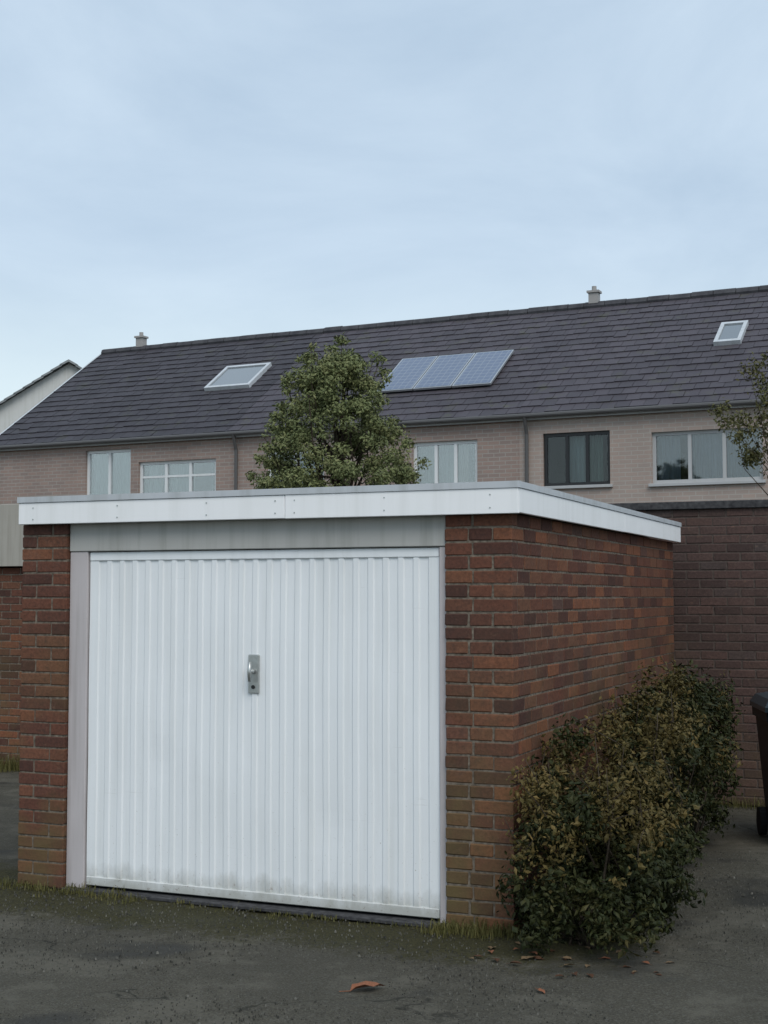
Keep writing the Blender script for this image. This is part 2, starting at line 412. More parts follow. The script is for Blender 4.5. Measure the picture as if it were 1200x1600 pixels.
# ------------------------------------------------------------------ ground
def ground():
    def axis(lo, hi, step, far):
        a = list(np.arange(lo, hi + 1e-6, step)); r = []
        d = step
        x = hi
        while x < far: d *= 1.7; x += d; r.append(x)
        l = []; d = step; x = lo
        while x > -far: d *= 1.7; x -= d; l.append(x)
        return l[::-1] + a + r
    xs = axis(-4, 4, 0.1, 900); ys = axis(2, 12, 0.1, 900)
    nx, ny = len(xs), len(ys)
    X, Y = np.meshgrid(xs, ys)
    Z = np.zeros_like(X)
    for k in range(14):
        fx, fy = rng.normal(0, 2.4, 2); ph = rng.uniform(0, 6.28)
        Z += 0.0022 * np.sin(fx * X + fy * Y + ph)
    w = np.clip(1 - (np.hypot(X, Y - 7) - 6) / 4, 0, 1)
    Z = Z * w - 0.004
    v = np.stack([X, Y, Z], -1).reshape(-1, 3)
    i = np.arange(nx * ny).reshape(ny, nx)
    f = np.stack([i[:-1, :-1], i[:-1, 1:], i[1:, 1:], i[1:, :-1]], -1).reshape(-1, 4)
    me = bpy.data.meshes.new('ground'); me.from_pydata(v.tolist(), [], f.tolist()); me.materials.append(M['tarmac'])
    for p in me.polygons: p.use_smooth = True
    o = link('ground', me); o['kind'] = 'structure'
    o['label'] = 'worn grey tarmac with mossy patches in front of the garage'
ground()

# ------------------------------------------------------------------ bricks
BL, BW, BH, J = 0.215, 0.1025, 0.065, 0.010
PITCH = BH + J
_bm_cache = {}
def brick_mesh(l, w, h, mat):
    key = (round(l, 4), round(w, 4), round(h, 4), mat)
    if key not in _bm_cache:
        _bm_cache[key] = [MB().box(-l/2 + random.uniform(-.0015, .0015), l/2 + random.uniform(-.0015, .0015), -w/2, w/2,
                                   -h/2 + random.uniform(-.001, .001), h/2 + random.uniform(-.001, .001)).mesh('brick', mat, random.uniform(.003, .006)) for _ in range(6)]
        for me_ in _bm_cache[key]:               # knocked and uneven arrises
            for v_ in me_.vertices: v_.co += Vector((random.gauss(0, .0011), random.gauss(0, .0008), random.gauss(0, .0011)))
    return random.choice(_bm_cache[key])
def lay(parent, specs, mat, single, rest_name='bricks'):
    """specs: (cx, cy, cz, len_x, len_y, priority); the `single` best are objects, the rest one mesh"""
    specs = sorted(specs, key=lambda q: -q[5])
    for cx, cy, cz, lx, ly, _ in specs[:single]:
        o = link('brick', brick_mesh(lx, ly, BH, mat), parent)
        o.location = (cx + random.uniform(-.001, .001), cy + random.uniform(-.001, .001), cz)
        o.rotation_euler = (random.gauss(0, .003), random.gauss(0, .003), random.gauss(0, .003))
    if len(specs) > single:
        mb = MB()
        for cx, cy, cz, lx, ly, _ in specs[single:]:
            a, b = random.uniform(-.0015, .0015), random.uniform(-.0015, .0015)
            mb.box(cx - lx/2 + a, cx + lx/2 + a, cy - ly/2 + b, cy + ly/2 + b, cz - BH/2, cz + BH/2)
        o = mb.build(rest_name, mat + '_j', parent); o['kind'] = 'stuff'

# ------------------------------------------------------------------ main garage  (local x: right along the front, y: back, z: up; origin at right front corner)
GW, GL_, NC = 3.12, 4.3775, 29
g = empty('garage', (0.67, 7.2, 0), -R(22.7))
tag(g, 'red brown brick garage with wide white door and flat white edged roof', 'garage')
PIER, PIER_R = 0.3275, 0.374
specs = []
for c in range(NC):
    z = c * PITCH + BH / 2 + 0.004
    even = c % 2 == 0
    low = 1.0
    if even:
        specs.append((-BL/2, BW/2, z, BL, BW, 100)); w_ = PIER_R - BL - J; specs.append((-(BL + J + w_/2), BW/2, z, w_, BW, 100))
        specs.append((-GW + BL/2, BW/2, z, BL, BW, 99)); specs.append((-GW + BL + J + BW/2, BW/2, z, BW, BW, 99))
        y = BW + J
    else:
        w_ = (PIER_R - BW - 2*J) / 2; specs.append((-(BW + J + w_/2), BW/2, z, w_, BW, 100)); specs.append((-(BW + 2*J + w_*1.5), BW/2, z, w_, BW, 100)); specs.append((-GW + BW + J + BL/2, BW/2, z, BL, BW, 99))
        y = 0.0
    k = 0
    while y < GL_ - 0.05:
        l = min(BL, GL_ - y)
        # bricks hidden behind the bush come last
        hid = z < 1.0 and y < 2.6
        specs.append((-BW/2, y + l/2, z, BW, l, 50 - y - (30 if hid else 0)))
        specs.append((-GW + BW/2, y + l/2, z, BW, l, 98 if y == 0 else -50))
        y += l + J
lay(g, specs, 'brick', 300)
I = 0.005
mb = MB()
mb.box(-PIER_R + I, -I, I, BW - I, 0.0, 2.17).box(-GW + I, -GW + PIER - I, I, BW - I, 0.0, 2.17)
mb.box(-BW + I, -I, BW - I + .0005, GL_ - I, 0.0, 2.171).box(-GW + I, -GW + BW - I, BW - I + .0005, GL_ - I, 0.0, 2.171)
mb.box(-GW + BW, -BW, GL_ - 0.11, GL_ - 0.006, 0.0, 2.169)
mb.build('mortar', 'mortar', g)
# roof slab, fascias, trim
roof = MB().box(-GW + 0.036, 0.03, -0.035, GL_ + 0.04, 2.215, 2.318).build('roof', 'felt', g, 0.004)
MB().box(-GW + 0.012, -1.302, -0.06, -0.037, 2.167, 2.297).build('front_fascia', 'fascia_white', roof, 0.003)
MB().box(-1.299, 0.055, -0.061, -0.038, 2.165, 2.298).build('front_fascia', 'fascia_white', roof, 0.003)
MB().box(0.032, 0.055, -0.0365, 2.398, 2.169, 2.298).build('side_fascia', 'fascia_white', roof, 0.003)
MB().box(0.031, 0.0545, 2.402, GL_ + 0.06, 2.171, 2.297).build('side_fascia', 'fascia_white', roof, 0.003)
for k_, x_ in enumerate((-3.0, -2.4, -1.8, -1.36, -1.24, -0.7, -0.1)):
    for z_ in (2.197, 2.266):
        MB().tube([(x_, -0.0605, z_), (x_, -0.0632, z_)], 0.0045, 8).build('nail_head', 'galv', roof)
MB().box(-GW + 0.012, -GW + 0.035, -0.0365, GL_ + 0.06, 2.183, 2.325).build('side_fascia', 'fascia_white', roof, 0.003)
MB().box(-GW + 0.037, 0.031, -0.0365, -0.004, 2.19, 2.202).build('soffit', 'head_grey', roof)
t = MB()
t.box(-GW + 0.005, 0.062, -0.067, -0.03, 2.299, 2.334).box(0.02, 0.061, -0.0295, GL_ + 0.065, 2.3, 2.3335).box(-GW + 0.006, -GW + 0.045, -0.0295, GL_ + 0.065, 2.3, 2.3335)
t.build('edge_trim', 'trim_grey', roof)
# head board and frame
OL, OR = -GW + PIER, -PIER_R
MB().box(OL + 0.002, OR - 0.002, 0.022, 0.10, 2.002, 2.176).build('head_board', 'head_grey', g, 0.004)
MB().box(OL + 0.002, -2.665, 0.030, 0.105, 0.0, 2.0).build('door_jamb', 'frame_grey', g, 0.003)
MB().box(-0.418, OR - 0.002, 0.030, 0.105, 0.0, 2.0).build('door_jamb', 'frame_grey', g, 0.003)
# up-and-over door: pressed steel sheet with vertical ribs
door = empty('garage_door', (0, -0.018, 0)); door.parent = g
def door_panel():
    x0, x1, z0, z1 = -2.658, -0.424, 0.028, 1.997
    prof = [(x0, 0.066), (x0 + 0.045, 0.066)]
    nr = 24; w = (x1 - x0 - 0.09) / nr
    for i in range(nr):
        a = x0 + 0.045 + i * w
        prof += [(a + 0.014, 0.066), (a + 0.021, 0.0735), (a + w - 0.021, 0.0735), (a + w - 0.014, 0.066)]
    prof += [(x1 - 0.045, 0.066), (x1, 0.066)]
    mb = MB(); nz_ = 24
    for j in range(nz_ + 1):
        z = z0 + 0.05 + (z1 - z0 - 0.10) * j / nz_
        for x, y in prof:
            xx = (x - x0) / (x1 - x0)
            bow = 0.006 * math.sin(math.pi * xx) * math.sin(math.pi * j / nz_) - 0.009 * math.exp(-((xx - .71) / .05) ** 2 - ((j - 5) / 2.2) ** 2) - 0.006 * math.exp(-((xx - .22) / .04) ** 2 - ((j - 9) / 1.8) ** 2) + 0.0016 * math.sin(9 * xx + 1.3 * j * .4)
            mb.v.append((x, y - bow, z))
    m = len(prof)
    for j in range(nz_):
        for i in range(m - 1):
            mb.f.append((j*m + i, j*m + i + 1, (j+1)*m + i + 1, (j+1)*m + i))
    return mb, (x0, x1, z0, z1)
mb, (dx0, dx1, dz0, dz1) = door_panel()
mb.build('ribbed_panel', 'door_white', door)
MB().box(dx0, dx1, 0.0605, 0.085, dz0, dz0 + 0.052).build('bottom_rail', 'door_white', door, 0.004)
MB().box(dx0, dx1, 0.0605, 0.085, dz1 - 0.052, dz1).build('top_rail', 'door_white', door, 0.004)
MB().box(dx0, dx1, 0.086, 0.1, dz0, dz1).build('door_back', 'felt', door)
hd = empty('handle', (0, 0, 0)); hd.parent = door
MB().box(-1.577, -1.507, 0.052, 0.066, 1.185, 1.405).build('backplate', 'galv', hd, 0.005)
hb = MB().tube([(-1.542, 0.054, 1.31), (-1.542, 0.012, 1.31)], [0.016, 0.012], 12)
hb.tube([(-1.542, 0.008, 1.255), (-1.542, 0.004, 1.31), (-1.542, 0.008, 1.365)], [0.010, 0.013, 0.010], 10)
hb.build('grip', 'galv', hd, smooth=True)
MB().tube([(-1.542, 0.0525, 1.222), (-1.542, 0.046, 1.222)], 0.011, 14).build('lock', 'black', hd)
# threshold strip
MB().box(OL + 0.004, OR - 0.004, -0.02, 0.16, -0.01, 0.012).build('threshold', 'felt', g, 0.004)

# ------------------------------------------------------------------ dark brick outbuilding behind, right
d = empty('brick_outbuilding', (2.56, 11.7, 0), -R(22.7))
tag(d, 'dark brown brick outbuilding behind the white doored garage, at the right edge', 'outbuilding')
DH = 33
x0, x1, DD = -1.0, 3.4, 4.0
specs = []
for c in range(DH):
    z = c * PITCH + BH/2 + 0.004
    x = x0 + (0 if c % 2 == 0 else -0.1125)
    while x < x1 - 0.02:
        a = max(x, x0); b = min(x + BL, x1)
        if b - a > 0.03: specs.append(((a + b)/2, BW/2, z, b - a, BW, 10 - abs((a + b)/2 - 0.35)))
        x += BL + J
lay(d, specs, 'dbrick', 260)
MB().box(x0 + I, x1 - I, I, BW - I, 0, DH*PITCH - .01).build('mortar', 'dmortar', d)
MB().box(x0 + .001, x0 + 0.2, BW + .001, DD, 0, DH*PITCH - .012).box(x1 - 0.2, x1 - .001, BW + .001, DD, 0, DH*PITCH - .012).box(x0 + .2, x1 - .2, DD - .2, DD - .001, 0, DH*PITCH - .014).build('rear_wall', 'dbrick_j', d)
MB().box(x0 - 0.04, x1 + 0.04, -0.03, DD + 0.05, DH*PITCH - .006, DH*PITCH + 0.06).build('roof', 'felt', d, 0.005)

# ------------------------------------------------------------------ garage further back, left edge
b = empty('garage', (-2.85, 13.6, 0), -R(22.7))
tag(b, 'brick garage with deep pale grey top band, farther back at the left edge', 'garage')
specs = []
x0, x1, DD, CB = -3.6, 0.0, 4.8, 27
for c in range(CB):
    z = c * PITCH + BH/2 + 0.004
    x = x0 + (0 if c % 2 == 0 else -0.1125)
    while x < x1 - 0.02:
        a = max(x, x0); e = min(x + BL, x1)
        if e - a > 0.03: specs.append(((a + e)/2, BW/2, z, e - a, BW, 10 - abs((a + e)/2 + 1.1)))
        x += BL + J
lay(b, specs, 'brick', 150)
MB().box(x0 + I, x1 - I, I, BW - I, 0, CB*PITCH - .01).build('mortar', 'mortar', b)
MB().box(x0 + .001, x0 + .2, BW + .001, DD, 0, 2.0).box(x1 - .2, x1 - .001, BW + .001, DD, 0, 2.0).box(x0 + .2, x1 - .2, DD - .2, DD - .001, 0, 2.0).build('rear_wall', 'brick_j', b)
rb = MB().box(x0 - .03, x1 + .03, -0.05, DD + .03, 2.05, 2.60).build('roof', 'felt', b)
MB().box(x0 - .06, x1 + .06, -0.085, -0.052, 2.03, 2.66).build('front_fascia', 'pale_board', rb, 0.004)
MB().box(x1 + .032, x1 + .058, -0.051, DD + .05, 2.04, 2.65).build('side_fascia', 'pale_board', rb, 0.004)

# ------------------------------------------------------------------ houses
H_EAVE, H_RIDGE, HW = 5.10, 7.77, 4.0
SLOPE = (H_RIDGE - H_EAVE) / HW
ANG = math.atan(SLOPE)
def wall_holes(mb, u0, u1, z0, z1, holes, dep=0.12):
    us = sorted({u0, u1, *[h[0] for h in holes], *[h[1] for h in holes]}); zs = sorted({z0, z1, *[h[2] for h in holes], *[h[3] for h in holes]})
    for i in range(len(us) - 1):
        for j in range(len(zs) - 1):
            cu, cz = (us[i] + us[i+1])/2, (zs[j] + zs[j+1])/2
            if any(h[0] < cu < h[1] and h[2] < cz < h[3] for h in holes): continue
            mb.quad((us[i], 0, zs[j]), (us[i+1], 0, zs[j]), (us[i+1], 0, zs[j+1]), (us[i], 0, zs[j+1]))
    for a, c, e, h in holes:
        mb.quad((a, 0, e), (a, 0, h), (a, dep, h), (a, dep, e)); mb.quad((c, 0, e), (c, dep, e), (c, dep, h), (c, 0, h))
        mb.quad((a, 0, e), (a, dep, e), (c, dep, e), (c, 0, e)); mb.quad((a, 0, h), (c, 0, h), (c, dep, h), (a, dep, h))
def window(parent, a, c, e, h, cols, fills, pane='pane', transom=None, frame='upvc'):
    """frame, one pane per light, curtain behind, sill"""
    w = MB(); F = 0.06
    w.box(a, a + F, 0.06, 0.12, e, h).box(c - F, c, 0.06, 0.12, e, h).box(a + F, c - F, 0.06, 0.12, e, e + F).box(a + F, c - F, 0.06, 0.12, h - F, h)
    xs = [a + F + (c - a - 2*F) * k / cols for k in range(cols + 1)]
    for x in xs[1:-1]: w.box(x - 0.03, x + 0.03, 0.058, 0.122, e + F, h - F)
    if transom:
        for k in range(cols): w.box(xs[k] + (0.03 if k else 0), xs[k+1] - (0.03 if k < cols - 1 else 0), 0.062, 0.118, transom - 0.022, transom + 0.022)
    o = w.build('window', frame, parent)
    for k in range(cols):
        MB().box(xs[k] + (0.031 if k else .001), xs[k+1] - (0.031 if k < cols - 1 else .001), 0.088, 0.096, e + F, h - F).build('pane', pane, o)
        if fills[k % len(fills)]:
            cu = MB(); nn = 18; part_ = random.choice((0, 0, 6, 9)); top_ = random.choice((0, 0, 0, 5))
            for q in range(nn):
                if part_ and k % 2 == 0 and q >= nn - part_: continue
                ya, yb = 0.22 + 0.025 * math.sin(q * 1.9), 0.22 + 0.025 * math.sin((q + 1) * 1.9)
                xa, xb = xs[k] + (xs[k+1] - xs[k]) * q / nn, xs[k] + (xs[k+1] - xs[k]) * (q + 1) / nn
                cu.quad((xa, ya, e), (xb, yb, e), (xb, yb, h), (xa, ya, h))
            cu.build('curtain', fills[k % len(fills)], o)
    MB().box(a - 0.05, c + 0.05, -0.06, 0.059, e - 0.055, e - 0.002).build('window_sill', 'grey_sill', o, 0.004)
    room = MB()
    room.quad((a - .3, 1.0, e - .3), (c + .3, 1.0, e - .3), (c + .3, 1.0, h + .2), (a - .3, 1.0, h + .2))
    room.quad((a - .3, .125, e - .3), (a - .3, 1, e - .3), (a - .3, 1, h + .2), (a - .3, .125, h + .2)).quad((c + .3, .125, e - .3), (c + .3, 1, e - .3), (c + .3, 1, h + .2), (c + .3, .125, h + .2))
    room.quad((a - .3, .125, h + .2), (c + .3, .125, h + .2), (c + .3, 1, h + .2), (a - .3, 1, h + .2)).quad((a - .3, .125, e - .3), (c + .3, .125, e - .3), (c + .3, 1, e - .3), (a - .3, 1, e - .3))
    room.build('room', 'room', o)
    return o

OVER = 0.12
def rp_(u, s, lift=0.0):
    """point on the front roof slope: u along, s metres in plan from the wall line"""
    nx = Vector((0, -math.sin(ANG), math.cos(ANG)))
    return Vector((u, s, H_EAVE + s * SLOPE)) + nx * lift
def slates(parent, u0, u1, mat, name='slates'):
    mb = MB(); wd, ex = 0.26, 0.225      # slate width, course exposure in plan
    s = -OVER; r = 0
    while s < HW - 0.02:
        s2 = min(s + ex * 1.3, HW)
        u = u0 - (wd / 2 if r % 2 else 0)
        while u < u1:
            a, c = max(u + 0.004, u0), min(u + wd - 0.004, u1)
            if c - a > 0.03:
                j = random.uniform(0, .012); jl = random.uniform(-.012, .012) - (.06 if random.random() < .008 else 0)
                p = [rp_(a, s + jl, 0.022 + j), rp_(c, s + jl, 0.022 + j), rp_(c, s2, 0.006), rp_(a, s2, 0.006)]
                q = [rp_(a, s + jl, 0.004), rp_(c, s + jl, 0.004)]
                bq = len(mb.v); mb.v += [tuple(x) for x in p + q]
                mb.f += [(bq, bq+1, bq+2, bq+3), (bq+4, bq+5, bq+1, bq), (bq+4, bq, bq+3), (bq+5, bq+2, bq+1)]
            u += wd
        s += ex; r += 1
    o = mb.build(name, mat, parent); o['kind'] = 'stuff'; return o
def house(u0, u1, wall, slate, label, wins, endl=False):
    h = empty('terraced_house', (0, 26.2, 0), -R(26))
    tag(h, label, 'house', 'terraced houses behind the garage')
    mb = MB(); wall_holes(mb, u0 + .001, u1 - .001, 0, H_EAVE - 0.02, [w[:4] for w in wins])
    D = 2 * HW
    for u in (u0 + .001, u1 - .001):
        mb.quad((u, 0, 0), (u, D, 0), (u, D, H_EAVE - .05), (u, HW, H_RIDGE - .06), (u, 0, H_EAVE - .05))
    mb.quad((u0, D, 0), (u1, D, 0), (u1, D, H_EAVE - .05), (u0, D, H_EAVE - .05))
    mb.build('wall', wall, h)
    for w in wins: window(h, *w)
    rf = MB()
    rf.quad(*[tuple(rp_(a, s, 0.0)) for a, s in ((u0, -OVER), (u1, -OVER), (u1, HW), (u0, HW))])
    rf.quad(*[(a, D - s, H_EAVE + s * SLOPE) for a, s in ((u0, -OVER), (u1, -OVER), (u1, HW), (u0, HW))])
    ro = rf.build('roof', slate, h)
    slates(ro, u0 + .002, u1 - .002, slate)
    u = u0
    rm = MB()
    while u < u1 - 0.05:                      # ridge tiles
        l = min(0.45, u1 - u); dz = random.uniform(-.008, .008)
        rm.tube([(u + .006, HW, H_RIDGE + .0 + dz), (u + l - .006, HW, H_RIDGE + dz)], 0.105, 8)
        u += 0.45
    rm.build('ridge_tiles', 'ridge', ro)
    zg = H_EAVE - OVER * SLOPE
    MB().tube([(u0, -OVER - 0.05, zg - 0.035), (u1, -OVER - 0.05, zg - 0.035)], 0.045, 10).build('gutter', 'gutter', h)
    MB().box(u0, u1, -OVER + 0.012, -OVER + 0.035, zg - 0.11, zg - 0.01).build('fascia', 'grey_sill', h)
    MB().box(u0, u1, -OVER + 0.036, -0.002, zg - 0.10, zg - 0.085).build('soffit', 'grey_sill', h)
    MB().tube([(u0 + .16, -OVER - .05, zg - .06), (u0 + .16, -.05, zg - .36), (u0 + .16, -.05, .05)], .034, 10).build('downpipe', 'gutter', h)
    if endl:
        bb = MB()
        bb.quad(tuple(rp_(u0 - .03, -OVER, .03)), tuple(rp_(u0 - .03, HW, .03)), tuple(rp_(u0 - .03, HW, -.16)), tuple(rp_(u0 - .03, -OVER, -.16)))
        bb.quad(tuple(rp_(u0 - .03, -OVER, .03)), tuple(rp_(u0 + .02, -OVER, .03)), tuple(rp_(u0 + .02, HW, .03)), tuple(rp_(u0 - .03, HW, .03)))
        bb.build('bargeboard', 'trim_grey', ro)
    return h, ro
def ridge_vent(ro, u):
    v = MB().box(u - .10, u + .10, HW - .09, HW + .09, H_RIDGE + .06, H_RIDGE + .28).box(u - .13, u + .13, HW - .12, HW + .12, H_RIDGE + .285, H_RIDGE + .33)
    v.tube([(u, HW, H_RIDGE + .33), (u, HW, H_RIDGE + .43)], .05, 10)
    v.build('ridge_vent', 'flue', ro)
def rooflight(ro, ua, ub, sa, sb):
    fm = MB()
    def slab(a, c, s0, s1, l0, l1):
        q = [rp_(a, s0, l0), rp_(c, s0, l0), rp_(c, s1, l0), rp_(a, s1, l0), rp_(a, s0, l1), rp_(c, s0, l1), rp_(c, s1, l1), rp_(a, s1, l1)]
        bq = len(fm.v); fm.v += [tuple(x) for x in q]
        fm.f += [tuple(bq + i for i in t) for t in ((0, 3, 2, 1), (4, 5, 6, 7), (0, 1, 5, 4), (1, 2, 6, 5), (2, 3, 7, 6), (3, 0, 4, 7))]
    F = 0.07
    slab(ua, ub, sa, sa + F, .01, .10); slab(ua, ub, sb - F, sb, .01, .10); slab(ua, ua + F, sa + F, sb - F, .01, .10); slab(ub - F, ub, sa + F, sb - F, .01, .10)
    fm.build('rooflight', 'trim_grey', ro)
    fm = MB()
    q = [rp_(ua + F, sa + F, .075), rp_(ub - F, sa + F, .075), rp_(ub - F, sb - F, .075), rp_(ua + F, sb - F, .075)]
    fm.quad(*[tuple(x) for x in q]).build('rooflight_pane', 'roof_glass', ro)
def solar(ro, ua, ub, sa, sb):
    def slab(a, c, s0, s1, l0, l1, mat, name, par):
        fm = MB(); q = [rp_(a, s0, l0), rp_(c, s0, l0), rp_(c, s1, l0), rp_(a, s1, l0), rp_(a, s0, l1), rp_(c, s0, l1), rp_(c, s1, l1), rp_(a, s1, l1)]
        fm.v += [tuple(x) for x in q]; fm.f += [(0, 3, 2, 1), (4, 5, 6, 7), (0, 1, 5, 4), (1, 2, 6, 5), (2, 3, 7, 6), (3, 0, 4, 7)]
        return fm.build(name, mat, par)
    slab(ua, ub, sa, sb, .06, .10, 'alu', 'solar_panel', ro)
    slab(ua + .03, ub - .03, sa + .025, sb - .025, .101, .104, 'solar', 'panel_glass', ro)

h1, r1 = house(-9.75, -3.45, 'wall_a', 'slate_a', 'left end terraced house with pale window and one wide rooflight, behind the garage', [
    (-7.1, -5.92, 3.45, 4.82, 2, ['net', 'net'], 'pane_bright'),
    (-5.72, -3.8, 3.45, 4.52, 3, ['net', 'net', None], 'pane_bright', 4.2)], endl=True)
h2, r2 = house(-3.45, 2.75, 'wall_a', 'slate_b', 'middle terraced house with bluish panels on its roof, right of the evergreen tree', [
    (-2.6, -1.3, 3.6, 4.6, 2, ['net', 'net'], 'pane'),
    (0.6, 1.92, 3.75, 4.62, 3, ['sage', 'net', 'blind'], 'pane_bright')])
h3, r3 = house(2.75, 9.2, 'wall_b', 'slate_b', 'right terraced house with a black paned window and a wide blue grey window', [
    (3.2, 4.45, 3.7, 4.66, 3, [None, 'net', 'sage'], 'pane_dark', None, 'black'),
    (5.2, 7.1, 3.68, 4.58, 3, ['bluegrey', 'bluegrey', 'bluegrey'], 'pane', None, 'grey_sill')])
rooflight(r1, -5.15, -4.0, 1.62, 2.55)
rooflight(r3, 5.9, 6.4, 1.85, 2.6)
for k in range(3): solar(r2, -0.62 + k * 0.83, -0.62 + k * 0.83 + 0.81, 0.92, 2.2)
ridge_vent(r1, -8.6)
ridge_vent(r3, 2.95)

# far pale house, only its gable shows past the end of the terrace
fh = empty('far_house', (-10.6, 46.0, 0), R(6))
tag(fh, 'distant pale rendered house with grey roof, past the left end of the terrace', 'house')
mb = MB()
hw, ev, ri = 3.0, 7.6, 9.55
wall_holes(mb, -hw, hw, 0, ev, [(-0.5, 0.5, 5.6, 6.8)])
mb.quad((-hw, 0, ev), (hw, 0, ev), (0, 0, ri)); mb.quad((-hw, 0, 0), (-hw, 0, ev), (-hw, 9, ev), (-hw, 9, 0)); mb.quad((hw, 0, 0), (hw, 9, 0), (hw, 9, ev), (hw, 0, ev))
mb.build('wall', 'render_wall', fh)
window(fh, -0.5, 0.5, 5.6, 6.8, 2, ['net', None])
rf = MB()
for sgn in (-1, 1):
    for k in range(11):
        a, c = k / 11, min(1, (k + 1.25) / 11)
        P = lambda t, y, l: (sgn * (hw + .3) * (1 - t), y, ev - .2 + (ri - ev + .25) * t + l)
        rf.quad(P(a, -.25, .07), P(a, 9.2, .07), P(c, 9.2, .04), P(c, -.25, .04)); rf.quad(P(a, -.25, .0), P(a, -.25, .07), P(c, -.25, .04), P(c, -.25, -.04))
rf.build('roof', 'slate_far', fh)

# ------------------------------------------------------------------ plants
def leaves_mesh(name, pts, nrm, size, mat, aspect=0.55, droop=0.3, jit=0.9):
    """one folded leaf (2 quads -> rhombus of 4 tris) at each point"""
    n_ = len(pts); pts = np.asarray(pts); nrm = np.asarray(nrm) + rng.normal(0, jit, (n_, 3))
    nrm /= np.linalg.norm(nrm, axis=1)[:, None] + 1e-9
    ax = rng.normal(0, 1, (n_, 3)); ax[:, 2] -= droop
    ax -= nrm * np.sum(ax * nrm, 1)[:, None]; ax /= np.linalg.norm(ax, axis=1)[:, None] + 1e-9
    sd_ = np.cross(nrm, ax)
    s = (size * rng.uniform(0.6, 1.3, n_))[:, None]
    v0 = pts; v1 = pts + ax * s * .45 + sd_ * s * aspect * .5 - nrm * s * .06; v2 = pts + ax * s - nrm * s * .18; v3 = pts + ax * s * .45 - sd_ * s * aspect * .5 - nrm * s * .06
    vm = pts + ax * s * .5 + nrm * s * .05
    V = np.stack([v0, v1, v2, v3, vm], 1).reshape(-1, 3)
    b_ = (np.arange(n_) * 5)[:, None]
    F = np.concatenate([b_ + np.array([[0, 1, 4]]), b_ + np.array([[1, 2, 4]]), b_ + np.array([[2, 3, 4]]), b_ + np.array([[3, 0, 4]])], 0)
    me = bpy.data.meshes.new(name); me.from_pydata(V.tolist(), [], F.tolist()); me.materials.append(M[mat])
    return me
def clump_points(centres, radii, per, shell=0.55, flat=0.8):
    P, N = [], []
    for c, r in zip(centres, radii):
        k = max(4, int(per * r * r))
        d_ = rng.normal(0, 1, (k, 3)); d_ /= np.linalg.norm(d_, axis=1)[:, None]
        rad = r * (shell + (1 - shell) * rng.random(k) ** 0.6) * rng.uniform(.8, 1.15, k)
        P.append(np.array(c) + d_ * rad[:, None] * np.array([1, 1, flat])); N.append(d_ + np.array([0, 0, .5]))
    return np.concatenate(P), np.concatenate(N)
def limbs(mb, base, tips, r0, wob=0.06):
    base = Vector(base)
    for t_ in tips:
        t_ = Vector(t_); pts = []
        for k in range(6):
            q = k / 5; p = base.lerp(t_, q)
            p.z += 0.0; p += Vector((random.gauss(0, wob), random.gauss(0, wob), random.gauss(0, wob * .6))) * (q * (1 - q) * 4)
            pts.append(p)
        mb.tube(pts, [r0 * (1 - .85 * k / 5) for k in range(6)], 6)

# evergreen tree
TX, TY = -0.58, 17.2
et = empty('evergreen_tree', (TX, TY, 0))
tag(et, 'dark evergreen tree in front of the terrace, rising behind the garage roof', 'tree')
cs, rs = [], []
def ev_r(z):                                         # half width of the crown at height z
    q = (z - 1.0) / 3.75
    return 1.10 * math.sqrt(max(0.0, 1 - max(0.0, (q - .35) / .65) ** 2.6)) * (0.93 + 0.09 * math.sin(z * 4.1 + 1))
for k in range(250):
    z = random.uniform(1.1, 4.72); r = random.uniform(.12, .24)
    a = random.uniform(0, 6.283); w = random.random() ** .4
    rr = max(.1, ev_r(z) - r * .55)
    cs.append((math.cos(a) * w * rr, math.sin(a) * w * rr, z)); rs.append(r)
for k in range(110):                                  # shoots that break the outline
    z = random.uniform(2.0, 4.75); a = random.uniform(0, 6.283); rr = ev_r(z) * 1.0
    cs.append((math.cos(a) * rr, math.sin(a) * rr, z + random.uniform(0, .22))); rs.append(random.uniform(.04, .11))
P, N_ = clump_points(cs, rs, 7600, 0.2, 0.7)
link('crown', leaves_mesh('crown', P, N_, 0.052, 'evergreen', .5), et)
mb = MB()
mb.tube([(0, 0, -.05), (.02, .01, 1), (-.03, 0, 2.2), (.04, .02, 3.3), (.08, 0, 4.5)], [.13, .11, .085, .055, .015], 10)
limbs(mb, (0, 0, 1.2), random.sample(cs, 12), .035); limbs(mb, (0, 0, 2.4), random.sample(cs, 26), .024); limbs(mb, (.03, 0, 3.2), random.sample([c for c in cs if c[2] > 3.0], 30), .016)
mb.build('trunk', 'bark', et, smooth=True)

# sparse tree at the right edge
st = empty('sparse_tree', (5.0, 16.2, 0))
tag(st, 'thin olive leaved tree reaching in at the right edge over the roof', 'tree')
cs, rs = [], []
for k in range(95):
    a = random.uniform(0, 6.283); w = random.random() ** .5; z = random.gauss(3.95, .36)
    rr = 1.3 * max(.2, 1 - abs(z - 3.95) / 1.5)
    cs.append((math.cos(a) * w * rr, math.sin(a) * w * rr, z)); rs.append(random.uniform(.08, .2))
P, N_ = clump_points(cs, rs, 3000, 0.1, 0.9)
link('crown', leaves_mesh('crown', P, N_, 0.055, 'olive', .5), st)
mb = MB(); mb.tube([(0, 0, -.05), (.03, 0, 1.3), (0, .03, 2.6), (.05, 0, 4.1)], [.085, .07, .05, .012], 9)
limbs(mb, (.02, 0, 1.9), random.sample(cs, 16), .013, .05); limbs(mb, (0, .02, 2.7), random.sample(cs, 26), .008, .05)
mb.build('trunk', 'bark', st, smooth=True)

